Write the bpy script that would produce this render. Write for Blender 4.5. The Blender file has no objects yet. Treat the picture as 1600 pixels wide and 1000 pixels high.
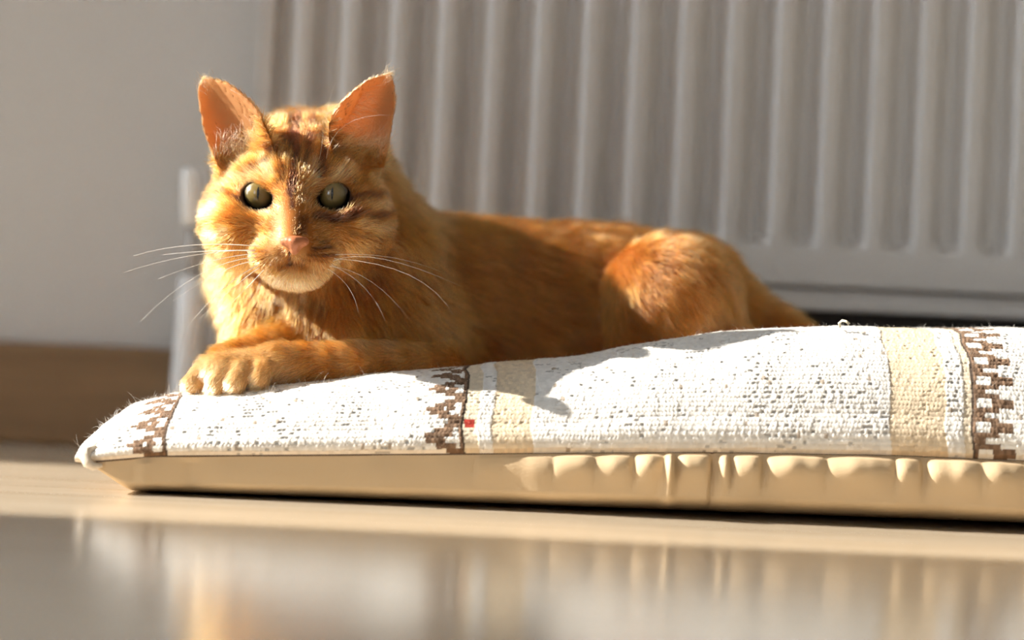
import bpy, math, random
import numpy as np
from mathutils import Vector, Matrix

R = np.random.default_rng(7)
random.seed(7)
sc = bpy.context.scene

# ------------------------------------------------------------------ camera
F = 3778.0                      # focal length in pixels of a 1600 px wide frame
CH = 0.11                       # camera height above the floor
TH = 0.044                      # slight roll
cT, sT = math.cos(TH), math.sin(TH)
cam_data = bpy.data.cameras.new('camera')
cam = bpy.data.objects.new('camera', cam_data)
sc.collection.objects.link(cam)
cam_data.sensor_width = 36.0
cam_data.lens = F / 1600 * 36
cam.matrix_world = Matrix(((cT, -sT, 0, 0), (0, 0, -1, 0), (sT, cT, 0, CH), (0, 0, 0, 1)))
cam_data.clip_start = 0.02
cam_data.dof.use_dof = True
cam_data.dof.focus_distance = 1.430
cam_data.dof.aperture_fstop = 2.5
sc.camera = cam

# ------------------------------------------------------------------ light
SUN_EL = math.radians(30)
SUN_AZ = math.radians(-0.9)        # almost parallel to the back wall, from the left
sun_d = bpy.data.lights.new('sun', 'SUN')
sun = bpy.data.objects.new('sun', sun_d)
sc.collection.objects.link(sun)
sun_d.energy = 12.3
sun_d.angle = math.radians(0.53)
sun_d.color = (1.0, 0.92, 0.80)
to_sun = Vector((-math.cos(SUN_EL) * math.cos(SUN_AZ), -math.cos(SUN_EL) * math.sin(SUN_AZ), math.sin(SUN_EL)))
sun.rotation_euler = to_sun.to_track_quat('Z', 'Y').to_euler()
sun.location = to_sun * 6

world = bpy.data.worlds.new('sky')
sc.world = world
world.use_nodes = True
wn = world.node_tree
bg = wn.nodes['Background']
bg.inputs['Color'].default_value = (0.74, 0.87, 1.0, 1)
bg.inputs['Strength'].default_value = 7.0

sc.view_settings.view_transform = 'Standard'
sc.view_settings.look = 'None'
sc.view_settings.exposure = 0.0
sc.view_settings.gamma = 1.0
sc.view_settings.use_curve_mapping = False
sc.cycles.max_bounces = 10
sc.cycles.transparent_max_bounces = 8
sc.cycles.sample_clamp_indirect = 6.0
sc.cycles.denoising_prefilter = 'FAST'


# ------------------------------------------------------------------ helpers
def P(px, py, d):
    """world point seen at (px, py) of the photograph at depth d"""
    u, v = px - 800.0, py - 500.0
    return np.array([(u * cT + v * sT) * d / F, d, CH - (-u * sT + v * cT) * d / F])


def link(o, parent=None):
    sc.collection.objects.link(o)
    if parent is not None:
        o.parent = parent
        o.matrix_parent_inverse = parent.matrix_world.inverted()
    return o


def mesh_obj(name, verts, faces, mat=None, parent=None, smooth=True):
    me = bpy.data.meshes.new(name)
    verts = np.asarray(verts, dtype=np.float32)
    if isinstance(faces, np.ndarray):
        n, k = faces.shape
        me.vertices.add(len(verts))
        me.vertices.foreach_set('co', verts.ravel())
        me.loops.add(n * k)
        me.loops.foreach_set('vertex_index', faces.astype(np.int32).ravel())
        me.polygons.add(n)
        me.polygons.foreach_set('loop_start', np.arange(0, n * k, k, dtype=np.int32))
        me.update(calc_edges=True)
        me.validate()
    else:
        me.from_pydata([tuple(map(float, v)) for v in verts], [], faces)
        me.update()
    if smooth:
        me.polygons.foreach_set('use_smooth', np.ones(len(me.polygons), dtype=bool))
    if mat:
        me.materials.append(mat)
    return link(bpy.data.objects.new(name, me), parent)


def empty(name, loc):
    o = bpy.data.objects.new(name, None)
    o.empty_display_size = 0.05
    o.location = loc
    link(o)
    bpy.context.view_layer.update()
    return o


def tag(o, label, cat, group=None):
    o['label'] = label
    o['category'] = cat
    if group:
        o['group'] = group


class MB:
    """collects boxes / tubes into one mesh"""
    def __init__(self):
        self.v, self.f = [], []

    def box(self, a, b):
        x0, y0, z0 = a
        x1, y1, z1 = b
        n = len(self.v)
        self.v += [(x0, y0, z0), (x1, y0, z0), (x1, y1, z0), (x0, y1, z0),
                   (x0, y0, z1), (x1, y0, z1), (x1, y1, z1), (x0, y1, z1)]
        self.f += [tuple(n + i for i in q) for q in
                   ((3, 2, 1, 0), (4, 5, 6, 7), (0, 1, 5, 4), (1, 2, 6, 5), (2, 3, 7, 6), (3, 0, 4, 7))]

    def tube(self, pts, rad, seg=16, caps=True):
        pts = [np.array(p, float) for p in pts]
        if not hasattr(rad, '__len__'):
            rad = [rad] * len(pts)
        n0 = len(self.v)
        up = np.array([0.31, 0.2, 0.93])
        for i, p in enumerate(pts):
            t = pts[min(i + 1, len(pts) - 1)] - pts[max(i - 1, 0)]
            if np.linalg.norm(t) < 1e-9:
                t = np.array([0, 0, 1.0])
            t = t / np.linalg.norm(t)
            ref = up if abs(t @ up) < 0.95 else np.array([1.0, 0, 0])
            a = np.cross(t, ref)
            a /= np.linalg.norm(a)
            b = np.cross(t, a)
            for k in range(seg):
                an = 2 * math.pi * k / seg
                self.v.append(tuple(p + rad[i] * (math.cos(an) * a + math.sin(an) * b)))
        for i in range(len(pts) - 1):
            for k in range(seg):
                k2 = (k + 1) % seg
                self.f.append((n0 + i * seg + k, n0 + i * seg + k2, n0 + (i + 1) * seg + k2, n0 + (i + 1) * seg + k))
        if caps:
            self.f.append(tuple(n0 + k for k in reversed(range(seg))))
            self.f.append(tuple(n0 + (len(pts) - 1) * seg + k for k in range(seg)))

    def build(self, name, mat, parent=None, smooth=False, bevel=0):
        o = mesh_obj(name, self.v, self.f, mat, parent, smooth)
        if bevel:
            m = o.modifiers.new('bevel', 'BEVEL')
            m.width = bevel
            m.segments = 2
            m.limit_method = 'ANGLE'
        return o


def smoothstep(a, b, x):
    t = np.clip((x - a) / (b - a), 0, 1)
    return t * t * (3 - 2 * t)


_perm = R.random((64, 64, 64)).astype(np.float32)


def noise3(p, scale):
    """value noise in 0..1"""
    q = np.asarray(p) * scale
    i = np.floor(q).astype(np.int64)
    f = q - i
    f = f * f * (3 - 2 * f)
    out = 0
    for dx in (0, 1):
        for dy in (0, 1):
            for dz in (0, 1):
                w = (f[..., 0] if dx else 1 - f[..., 0]) * (f[..., 1] if dy else 1 - f[..., 1]) * (f[..., 2] if dz else 1 - f[..., 2])
                out = out + w * _perm[(i[..., 0] + dx) & 63, (i[..., 1] + dy) & 63, (i[..., 2] + dz) & 63]
    return out


# ------------------------------------------------------------------ materials
def mat_new(name):
    m = bpy.data.materials.new(name)
    m.use_nodes = True
    return m, m.node_tree.nodes, m.node_tree.links, m.node_tree.nodes['Principled BSDF']


def simple(name, col, rough=0.5, spec=0.5, noise=0.0, nscale=30, bump=0.0):
    m, n, l, b = mat_new(name)
    b.inputs['Base Color'].default_value = (*col, 1)
    b.inputs['Roughness'].default_value = rough
    b.inputs['Specular IOR Level'].default_value = spec
    if noise or bump:
        tc = n.new('ShaderNodeTexCoord')
        nz = n.new('ShaderNodeTexNoise')
        nz.inputs['Scale'].default_value = nscale
        nz.inputs['Detail'].default_value = 6
        l.new(tc.outputs['Object'], nz.inputs['Vector'])
        if noise:
            mx = n.new('ShaderNodeMix')
            mx.data_type = 'RGBA'
            mx.inputs[6].default_value = (*[c * (1 - noise) for c in col], 1)
            mx.inputs[7].default_value = (*[min(1, c * (1 + noise)) for c in col], 1)
            l.new(nz.outputs['Fac'], mx.inputs[0])
            l.new(mx.outputs[2], b.inputs['Base Color'])
        if bump:
            bp = n.new('ShaderNodeBump')
            bp.inputs['Strength'].default_value = bump
            bp.inputs['Distance'].default_value = 0.001
            l.new(nz.outputs['Fac'], bp.inputs['Height'])
            l.new(bp.outputs['Normal'], b.inputs['Normal'])
    return m


def wood(name, c0, c1, rough, coat=0.0, scale=(2.0, 34.0, 34.0), bump=0.15, detail=9):
    m, n, l, b = mat_new(name)
    tc = n.new('ShaderNodeTexCoord')
    mp = n.new('ShaderNodeMapping')
    mp.inputs['Scale'].default_value = scale
    l.new(tc.outputs['Object'], mp.inputs['Vector'])
    nz = n.new('ShaderNodeTexNoise')
    nz.inputs['Scale'].default_value = 1.6
    nz.inputs['Detail'].default_value = detail
    nz.inputs['Roughness'].default_value = 0.62
    nz.inputs['Distortion'].default_value = 0.6
    l.new(mp.outputs['Vector'], nz.inputs['Vector'])
    cr = n.new('ShaderNodeValToRGB')
    cr.color_ramp.elements[0].position = 0.32
    cr.color_ramp.elements[0].color = (*c0, 1)
    cr.color_ramp.elements[1].position = 0.68
    cr.color_ramp.elements[1].color = (*c1, 1)
    l.new(nz.outputs['Fac'], cr.inputs['Fac'])
    l.new(cr.outputs['Color'], b.inputs['Base Color'])
    bp = n.new('ShaderNodeBump')
    bp.inputs['Strength'].default_value = bump
    bp.inputs['Distance'].default_value = 0.0004
    l.new(nz.outputs['Fac'], bp.inputs['Height'])
    l.new(bp.outputs['Normal'], b.inputs['Normal'])
    b.inputs['Roughness'].default_value = rough
    return m


M_floor = wood('oak_laminate', (0.60, 0.49, 0.355), (0.72, 0.615, 0.475), 0.17, bump=0.0, detail=3.5)
M_floor.node_tree.nodes['Principled BSDF'].inputs['Coat Weight'].default_value = 0.2
M_floor.node_tree.nodes['Principled BSDF'].inputs['Coat Roughness'].default_value = 0.12
M_base = wood('oak_skirting', (0.20, 0.115, 0.05), (0.30, 0.175, 0.08), 0.5)
M_wall = simple('wall_paint', (0.62, 0.60, 0.58), 0.9, 0.2, 0.02, 3, 0.05)
M_white = simple('white_paint', (0.72, 0.68, 0.63), 0.85, 0.2)
M_rad = simple('radiator_enamel', (0.61, 0.59, 0.575), 0.18, 0.5)
M_valve = simple('white_plastic', (0.80, 0.80, 0.79), 0.35, 0.5)
M_dark = simple('gap_shade', (0.05, 0.046, 0.045), 0.8, 0.2)  # near-black, stands in for the shade under the radiator

# ------------------------------------------------------------------ room shell
XL, XR, YB, YF, ZC = -1.9, 2.3, 1.84, -2.4, 2.45
mb = MB()
mb.box((XL - 0.2, YF - 0.2, -0.1), (XR + 0.2, YB + 0.2, 0.0))
o = mb.build('floor', M_floor)
o['kind'] = 'structure'
mb = MB()
mb.box((XL - 0.2, YB, 0), (XR + 0.2, YB + 0.15, ZC))
o = mb.build('wall_back', M_wall)
o['kind'] = 'structure'
mb = MB()
mb.box((XR, YF, 0), (XR + 0.15, YB, ZC))
o = mb.build('wall_right', M_white)
o['kind'] = 'structure'
mb = MB()
mb.box((XL - 0.15, YF - 0.15, 0), (XR + 0.15, YF, ZC))
o = mb.build('wall_front', M_white)
o['kind'] = 'structure'
mb = MB()
mb.box((XL - 0.2, YF - 0.2, ZC), (XR + 0.2, YB + 0.2, ZC + 0.1))
o = mb.build('ceiling', M_white)
o['kind'] = 'structure'
# left wall with a narrow glazed door (throws the sun band) and an added, unseen opening behind the camera for fill light
W1 = (1.248, 1.655, 0.12, 2.15)
W_FILL = (-2.1, -1.0, 0.8, 2.1)
mb = MB()
t = 0.10
xa, xb = XL - t, XL
mb.box((xa, YF, 0), (xb, W_FILL[0], ZC))
mb.box((xa, W_FILL[1], 0), (xb, W1[0], ZC))
mb.box((xa, W1[1], 0), (xb, YB, ZC))
for w in (W1, W_FILL):
    mb.box((xa, w[0], 0), (xb, w[1], w[2]))
    mb.box((xa, w[0], w[3]), (xb, w[1], ZC))
o = mb.build('wall_left', M_white)
o['kind'] = 'structure'
for i, w in enumerate((W1, W_FILL)):
    mb = MB()
    e = 0.028
    x0, x1 = XL - 0.08, XL - 0.03
    mb.box((x0, w[0] - 0.01, w[2]), (x1, w[0] + e * .4, w[3]))
    mb.box((x0, w[1] - e * .4, w[2]), (x1, w[1] + 0.01, w[3]))
    mb.box((x0, w[0], w[2]), (x1, w[1], w[2] + e))
    mb.box((x0, w[0], w[3] - e), (x1, w[1], w[3]))
    if i == 1:
        for yy in (-1.55,):
            mb.box((x0, yy - 0.03, w[2]), (x1, yy + 0.03, w[3]))
    o = mb.build('light_opening_%d' % (i + 1), M_valve)  # frame of the sun door, then of the added fill opening
    o['kind'] = 'structure'
# oak skirting along the back wall
mb = MB()
mb.box((XL, YB - 0.016, 0), (XR, YB, 0.077))
o = mb.build('baseboard_back', M_base, bevel=0.004)
o['kind'] = 'structure'

# ------------------------------------------------------------------ radiator
RD = 1.74                                   # depth of the rib crests
PITCH = 75.4 * RD / F
x_left = P(412, 40, RD)[0]
ribs = 21
x_right = x_left + ribs * PITCH + 0.02
z_rib0, z_rib1 = 0.172, 0.66
rad = empty('radiator', (0.5 * (x_left + x_right), RD + 0.04, 0.0))
tag(rad, 'white ribbed panel radiator on the wall behind the ginger cat', 'radiator')
# pressed front panel: real ribs, height field over (x, z)
xs = np.linspace(x_left, x_right, ribs * 26)
zs_ = np.concatenate([[0.143, 0.1445], np.linspace(0.147, z_rib0 - 0.008, 5), np.linspace(z_rib0 - 0.006, z_rib0 + 0.012, 14),
                      np.linspace(z_rib0 + 0.02, z_rib1 - 0.02, 10), np.linspace(z_rib1 - 0.012, z_rib1 + 0.006, 8), [z_rib1 + 0.03]])
ph = ((xs - P(438, 40, RD)[0]) / PITCH) % 1.0
prof = np.where(ph < 0.5, smoothstep(0.03, 0.40, ph), 1 - smoothstep(0.60, 0.97, ph))
# channel pressed backwards between crests
depth_rib = 0.0145 * (1 - prof)
inside = smoothstep(x_left + 0.006, x_left + 0.012, xs) * (1 - smoothstep(x_right - 0.012, x_right - 0.006, xs))
XX, ZZ = np.meshgrid(xs, zs_)
fade = smoothstep(z_rib0 - 0.004, z_rib0 + 0.010, ZZ) * (1 - smoothstep(z_rib1 - 0.010, z_rib1 + 0.004, ZZ))
YY = RD + 0.002 + depth_rib[None, :] * fade * inside[None, :]
YY[0, :] += 0.006
nz_, nx_ = XX.shape
idx = np.arange(nz_ * nx_).reshape(nz_, nx_)
fq = np.stack([idx[:-1, :-1], idx[:-1, 1:], idx[1:, 1:], idx[1:, :-1]], -1).reshape(-1, 4)
mesh_obj('front_panel', np.stack([XX, YY, ZZ], -1).reshape(-1, 3), fq, M_rad, rad)
mb = MB()
mb.tube([(x_left + 0.004, RD + 0.010, 0.1395), (x_right - 0.004, RD + 0.010, 0.1395)], 0.0028, 10)
mb.build('weld_seam', M_rad, rad, True)
mb = MB()
mb.box((x_left, RD + 0.004, 0.1265), (x_right, RD + 0.012, 0.138))
mb.build('bottom_rail', M_rad, rad, bevel=0.002)
mb = MB()
mb.box((x_left + 0.004, RD + 0.060, 0.130), (x_right, RD + 0.068, 0.67))
mb.build('rear_panel', M_rad, rad)
mb = MB()
mb.box((x_left - 0.004, RD + 0.004, 0.142), (x_left, RD + 0.070, 0.69))
mb.build('side_panel', M_rad, rad, bevel=0.0015)
mb = MB()
mb.box((x_left - 0.002, RD + 0.004, 0.685), (x_right, RD + 0.072, 0.70))
mb.build('top_grille', M_rad, rad, bevel=0.002)
mb = MB()
for i in range(int((x_right - x_left - 0.02) / 0.0165)):
    xx = x_left + 0.014 + i * 0.0165
    mb.box((xx, RD + 0.022, 0.113), (xx + 0.0155, RD + 0.052, 0.66))
mb.build('gap_shade_fins', M_dark, rad)['kind'] = 'stuff'  # dark fins added and lowered to paint the shade in the gap below
# valve and pipe on the lower left
dv = 1.765
mb = MB()
a, b_ = P(300, 262, dv), P(301, 352, dv)
rv = 18 * dv / F
mb.tube([b_, b_ + (a - b_) * 0.04, a - (a - b_) * 0.10, a - (a - b_) * 0.03, a], [rv * .8, rv, rv * .95, rv * .8, rv * .5], 24)
mb.build('valve_head', M_valve, rad, True)
mb = MB()
c_ = P(304, 432, dv)
mb.tube([b_ - (a - b_) * 0.02, c_], [rv * .62, rv * .62], 18)
mb.tube([P(304, 392, dv), (x_left + 0.01, dv + 0.01, P(304, 392, dv)[2])], rv * .5, 14)
mb.build('valve_body', simple('nickel', (0.42, 0.40, 0.38), 0.35, 0.6), rad, True)
mb = MB()
mb.tube([c_, P(300, 500, dv), P(292, 600, dv), (P(286, 690, dv)[0], dv, 0.001)], [25 * dv / F, 25 * dv / F, 26 * dv / F, 26 * dv / F], 24)
mb.build('pipe_sleeve', M_valve, rad, True)

# ------------------------------------------------------------------ cushion
SX0, SX1 = -0.2475, 0.56
D0 = 1.391                                  # depth of the front seam


def px2x(px):
    return (px - 791.0) * D0 / F


crest_px = np.array([(128, 717), (135, 700), (150, 680), (170, 660), (210, 633), (275, 610), (340, 603), (400, 598), (480, 591), (560, 584), (650, 577), (740, 570),
                     (830, 562), (930, 549), (1050, 531), (1130, 520), (1200, 514), (1310, 511), (1400, 513), (1500, 511), (1600, 515)], float)
DC = 1.465
cz_x = np.array([P(a, b, DC)[0] for a, b in crest_px])
cz_x[0] = SX0
cz_z = np.array([P(a, b, DC)[2] for a, b in crest_px])
seam_px = np.array([(128, 722), (250, 712), (400, 711), (720, 709), (1100, 707), (1400, 712), (1590, 720), (1700, 724)], float)
sm_x = np.array([P(a, b, D0)[0] for a, b in seam_px])
sm_z = np.array([P(a, b, D0)[2] for a, b in seam_px])


def z_seam(x):
    return np.interp(x, sm_x, sm_z)


def z_crest(x):
    return np.maximum(np.interp(x, cz_x, cz_z) - 0.0015, z_seam(x) + 0.0006)


def y_seam(x):
    return D0 + 0.010 * (x + 0.25)


YBK = 1.700
LW, LR = 0.0022, 0.0031                     # yarn loop width and weft row height


def build_cushion():
    root = empty('floor_cushion', (0.12, 1.54, 0.0))
    tag(root, 'flat off-white woven floor cushion with brown zigzag stripes and beige underside', 'cushion')
    # --- top cover
    xs = np.arange(SX0, SX1, 0.00062)
    a_front = np.linspace(0, 1, 235)
    a_back = np.linspace(0, 1, 80)[1:]
    zs = z_seam(xs)
    zc = z_crest(xs)
    ys = y_seam(xs)
    L = 0.078
    # front: quarter curve from the seam to the crest
    A = a_front[:, None] * math.pi / 2
    fy = ys[None] + L * (1 - np.cos(A)) ** 0.82 - 0.0035 * np.sin(np.clip(a_front[:, None] * 6, 0, 1) * math.pi) * 0.6
    fz = zs[None] + (zc - zs)[None] * np.sin(A) ** 0.86
    # back: dip under the cat, then down to the rear seam
    wcat = smoothstep(-0.22, -0.12, xs) * (1 - smoothstep(0.17, 0.25, xs))
    B = a_back[:, None]
    by = (ys + L)[None] + (YBK - ys - L)[None] * B
    endfall = np.sqrt(np.clip(1 - smoothstep(0.62, 1.0, B) ** 1.0, 0, 1))
    dip = wcat[None] * 0.026 * smoothstep(0.0, 0.38, B) * (1 - smoothstep(0.75, 1.0, B))
    bz = zs[None] + (zc - zs)[None] * endfall * (1 - 0.04 * B) - np.minimum(dip, 0.5 * (zc - zs)[None])
    Y = np.concatenate([fy, by])
    Z = np.concatenate([fz, bz])
    X = np.broadcast_to(xs[None], Y.shape).copy()
    # lumpy filling
    lump = noise3(np.stack([X, Y * 1.0, Z * 0 + 3.3], -1), 26) - 0.5
    lw = smoothstep(0.0, 0.25, np.concatenate([a_front, 1 + a_back])[:, None] / 1.0)
    Z = Z + 0.004 * lump * lw * np.minimum(1, (zc - zs)[None] / 0.03)
    # arc length per column -> weft rows
    dy = np.diff(Y, axis=0)
    dz = np.diff(Z, axis=0)
    arc = np.concatenate([np.zeros((1, len(xs))), np.cumsum(np.sqrt(dy * dy + dz * dz), 0)])
    arc = arc + 0.0012 * (noise3(np.stack([X, arc, arc * 0], -1), 40) - 0.5)
    # loops
    row = arc / LR
    ri = np.floor(row).astype(int)
    rf = row - ri
    jit = (noise3(np.stack([X * 0.0 + ri * 0.37, X * 0.6, ri * 0.11], -1), 70) - .5)
    col = (X - SX0) / LW + 0.5 * (ri % 2) + 0.5 * jit
    ci = np.floor(col).astype(int)
    cf = col - ci
    rid = R.random((400, 700))
    rid2 = R.random((400, 700))
    rnd = rid[ri % 400, ci % 700]
    rnd2 = rid2[ri % 400, ci % 700]
    # clustering of coarse yarn
    clus = noise3(np.stack([X, arc, arc * 0 + 9], -1), 55)
    sc_, sr_ = np.clip(np.sin(math.pi * cf), 0, 1) ** 0.6, np.clip(np.sin(math.pi * rf), 0, 1) ** 0.6
    hgt = 0.82 * (1 - (1 - sc_) * (1 - sr_)) + 0.09 * sc_ + 0.09 * sr_
    amp = 0.0007 + 0.0004 * rnd + 0.0007 * clus
    hole = (rnd2 < 0.03 + 0.22 * smoothstep(0.50, 0.85, clus)) & (rf < 0.55)
    disp = amp * hgt - 0.0011 * np.where(hole, np.sin(math.pi * np.clip(rf / 0.55, 0, 1)) * np.sin(math.pi * cf), 0)
    # flatter, tighter weave in the tan bands
    tx = (X - px2x(0)) / (px2x(1) - px2x(0))      # back to nominal pixel columns along the seam
    tx = tx + 7 * (noise3(np.stack([X * 0 + 1.7, arc, arc * 0 + 4], -1), 60) - 0.5)
    tan = ((tx > 768) & (tx < 831)) | ((tx > 1392) & (tx < 1480))
    cream = ((tx > 722) & (tx < 746)) | ((tx > 1508) & (tx < 1524))
    disp = np.where(tan | cream, disp * 0.65, disp)
    # colours
    C = np.empty(X.shape + (3,), np.float32)
    white = np.array([0.85, 0.84, 0.82])
    C[:] = white
    C *= (0.90 + 0.14 * rnd)[..., None]
    C[hole] *= 0.62  # shade of the weave gaps painted into the yarn
    grey = (rnd2 > 0.992)
    C[grey] = (0.42, 0.36, 0.30)
    tanc = np.array([0.78, 0.655, 0.49])
    C[tan] = tanc * (0.85 + 0.22 * rnd[tan])[:, None]
    C[cream] = np.array([0.78, 0.69, 0.55]) * (0.88 + 0.2 * rnd[cream])[:, None]
    rowa = (ri + 0.5) * LR

    def motif(x0, x1, spine_right, phase, per):
        u = (tx - x0) / (x1 - x0)
        if not spine_right:
            u = 1 - u
        p = (rowa / per + phase) % 1.0
        zig = np.abs(2 * p - 1)
        br = (np.abs(u - 0.12 - 0.85 * zig) < 0.27) | (u > 0.90) | ((p > 0.42) & (p < 0.58) & (u > .5) & (u < 0.75))
        m = br & (u > -0.05) & (u < 1.0)
        inn = (u > -0.05) & (u < 1.0)
        C[inn] = white * 1.04
        bc = np.array([0.215, 0.140, 0.095])
        C[m] = bc * (0.7 + 0.6 * rnd[m])[:, None]
        edge = (u > 0.975) & (u < 1.03)
        C[edge] = (0.10, 0.075, 0.06)
        return m
    motif(200, 258, True, 0.10, 0.019)
    motif(664, 722, True, 0.02, 0.0195)
    motif(1522, 1588, False, 0.30, 0.0155)
    red = (np.hypot(X - px2x(731), rowa - 0.019) < 0.0034)
    C[red] = (0.42, 0.055, 0.04)
    bounce_tint = (1 - smoothstep(0.0025, 0.006, rowa))[..., None]       # warm floor bounce painted into the rows along the seam
    C = C * (1 - 0.55 * bounce_tint) + 0.55 * bounce_tint * C * np.array([0.90, 0.70, 0.47])
    C = np.clip(C, 0.01, 0.88)
    # normals of the smooth surface and displacement
    Pm = np.stack([X, Y, Z], -1)
    du = np.gradient(Pm, axis=1)
    dv = np.gradient(Pm, axis=0)
    N = np.cross(du, dv)
    N /= np.linalg.norm(N, axis=-1, keepdims=True) + 1e-12
    disp = disp * smoothstep(0.0, 0.0035, arc)
    Pm = Pm + N * disp[..., None]
    nr, nc = X.shape
    idx = np.arange(nr * nc).reshape(nr, nc)
    fq = np.stack([idx[:-1, :-1], idx[:-1, 1:], idx[1:, 1:], idx[1:, :-1]], -1).reshape(-1, 4)
    m, n, l, b = mat_new('kilim_wool')
    at = n.new('ShaderNodeAttribute')
    at.attribute_name = 'yarn'
    l.new(at.outputs['Color'], b.inputs['Base Color'])
    b.inputs['Roughness'].default_value = 0.9
    b.inputs['Specular IOR Level'].default_value = 0.15
    tc = n.new('ShaderNodeTexCoord')
    nz = n.new('ShaderNodeTexNoise')
    nz.inputs['Scale'].default_value = 1500
    nz.inputs['Detail'].default_value = 3
    l.new(tc.outputs['Object'], nz.inputs['Vector'])
    bp = n.new('ShaderNodeBump')
    bp.inputs['Strength'].default_value = 0.5
    bp.inputs['Distance'].default_value = 0.0005
    l.new(nz.outputs['Fac'], bp.inputs['Height'])
    l.new(bp.outputs['Normal'], b.inputs['Normal'])
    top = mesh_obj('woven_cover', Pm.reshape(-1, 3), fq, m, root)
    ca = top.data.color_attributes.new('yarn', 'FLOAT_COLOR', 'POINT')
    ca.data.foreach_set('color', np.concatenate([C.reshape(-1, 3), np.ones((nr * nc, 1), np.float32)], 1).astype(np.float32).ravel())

    # --- beige underside
    xs2 = np.arange(SX0, SX1, 0.0012)
    zs = z_seam(xs2)
    ys = y_seam(xs2)
    endw = smoothstep(SX0, SX0 + 0.034, xs2)
    zb = np.maximum(zs * (1 - endw), 0.0008)
    # pucker strength along x
    puckers = [(744, 792, .6), (780, 870, .8), (862, 934, .9), (926, 990, .8), (992, 1039, 1.), (1040, 1053, 1.1), (1060, 1112, 1.), (1125, 1141, .75), (1146, 1191, .95),
               (1199, 1294, 1.05), (1288, 1401, .95), (1399, 1441, .85), (1450, 1538, 1.05), (1530, 1606, .9), (1600, 1700, 1.), (1710, 1800, .9), (1795, 1990, 1.), (2000, 2300, .9)]
    txp = (xs2 - px2x(0)) / (px2x(1) - px2x(0))
    pk = np.zeros_like(xs2)
    for e0, e1, a_ in puckers:
        q = np.clip((txp - e0) / (e1 - e0), 0, 1)
        pk = np.maximum(pk, a_ * np.clip(np.sin(math.pi * q), 0, 1) ** 0.4)
    pk = pk * (0.85 + 0.35 * noise3(np.stack([xs2, xs2 * 0, xs2 * 0], -1), 110))
    grow = smoothstep(742, 1000, txp)
    T = np.concatenate([np.linspace(0, 0.5, 60), np.linspace(0.5, 1.0, 50)[1:]])[:, None]
    ycon = ys + 0.022 + 0.045 * np.clip((xs2 + 0.22) / 0.5, 0, 1)
    # front wall of the panel : T 0..0.6 ; under side 0.6..1
    q = np.clip(T / 0.72, 0, 1)
    hz = zs[None] + (zb - zs)[None] * (np.sin(q * math.pi / 2) ** 1.05)
    out = 0.0012 * np.sin(np.clip(q * 1.25, 0, 1) * math.pi) + 0.0050 * grow[None] * np.sin(np.clip(q * 1.25, 0, 1) * math.pi)
    inn = (ycon - ys)[None] * smoothstep(0.45, 1.0, q) ** 1.3
    hy = ys[None] - out * (0.25 + 0.75 * endw)[None] + inn * endw[None]
    # puckers: proud shelves right under the seam
    sh = np.exp(-((q - 0.17) / 0.17) ** 2) * smoothstep(0.0, 0.07, q)
    hy = hy - 0.0065 * (pk * (0.35 + 0.65 * grow))[None] * sh
    hz = hz + 0.0026 * (pk * (0.35 + 0.65 * grow))[None] * sh * (q < 0.5)
    # folds further down, seam of the fabric and a pleat
    fold = (noise3(np.stack([np.broadcast_to(xs2[None], hy.shape), hz * 0.3, hz * 0], -1), 45) - 0.5)
    hy = hy + 0.003 * fold * np.sin(math.pi * np.clip(q, 0, 1))
    for px, w, am in ((1113, 4.0, 0.0035), (1046, 9, -0.004), (300, 14, 0.002), (228, 12, -0.002)):
        hy = hy + am * np.exp(-((txp - px) / w) ** 2)[None] * (np.clip(q * 8, 0, 1) * (1 - smoothstep(0.55, 0.95, q)) if px != 1113 else np.clip(q * 8, 0, 1) * (1 - smoothstep(0.85, 1, q)))
    under = (T > 0.72)
    s = np.clip((T - 0.72) / 0.28, 0, 1)
    hy = np.where(under, (ys + (ycon - ys) * endw)[None] + (YBK - 0.0 - ys - (ycon - ys) * endw)[None] * s, hy)
    zend = np.where(s > 0.9, (s - 0.9) / 0.1, 0)
    hz = np.where(under, zb[None] + (zs - zb)[None] * zend ** 2, hz)
    X2 = np.broadcast_to(xs2[None], hy.shape)
    nr, nc = hy.shape
    idx = np.arange(nr * nc).reshape(nr, nc)
    fq = np.stack([idx[:-1, :-1], idx[1:, :-1], idx[1:, 1:], idx[:-1, 1:]], -1).reshape(-1, 4)
    m2, n, l, b = mat_new('beige_cotton')
    b.inputs['Base Color'].default_value = (0.60, 0.455, 0.29, 1)
    b.inputs['Roughness'].default_value = 0.85
    b.inputs['Specular IOR Level'].default_value = 0.2
    tc = n.new('ShaderNodeTexCoord')
    nz = n.new('ShaderNodeTexNoise')
    nz.inputs['Scale'].default_value = 900
    nz.inputs['Detail'].default_value = 4
    l.new(tc.outputs['Object'], nz.inputs['Vector'])
    bp = n.new('ShaderNodeBump')
    bp.inputs['Strength'].default_value = 0.35
    bp.inputs['Distance'].default_value = 0.0004
    l.new(nz.outputs['Fac'], bp.inputs['Height'])
    l.new(bp.outputs['Normal'], b.inputs['Normal'])
    mesh_obj('cotton_underside', np.stack([X2, hy, hz], -1).reshape(-1, 3), fq, m2, root)
    # dark stitched seam line
    mb = MB()
    xq = np.linspace(SX0 + 0.012, SX1, 260)
    mb.tube([(x, y_seam(x) + 0.0004, z_seam(x) - 0.0004) for x in xq], 0.0007, 6)
    mb.build('seam', simple('seam_thread', (0.12, 0.075, 0.05), 0.9), root, True)
    # turned corner of the cover
    mb = MB()
    mb.tube([P(150, 700, D0 + 0.006), P(137, 705, D0 + 0.001), P(133, 714, D0 - 0.002), P(137, 724, D0 - 0.003), P(146, 729, D0 - 0.003), P(160, 727, D0 - 0.002)],
            [0.0015, 0.0026, 0.0031, 0.0030, 0.0024, 0.001], 12)
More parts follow.
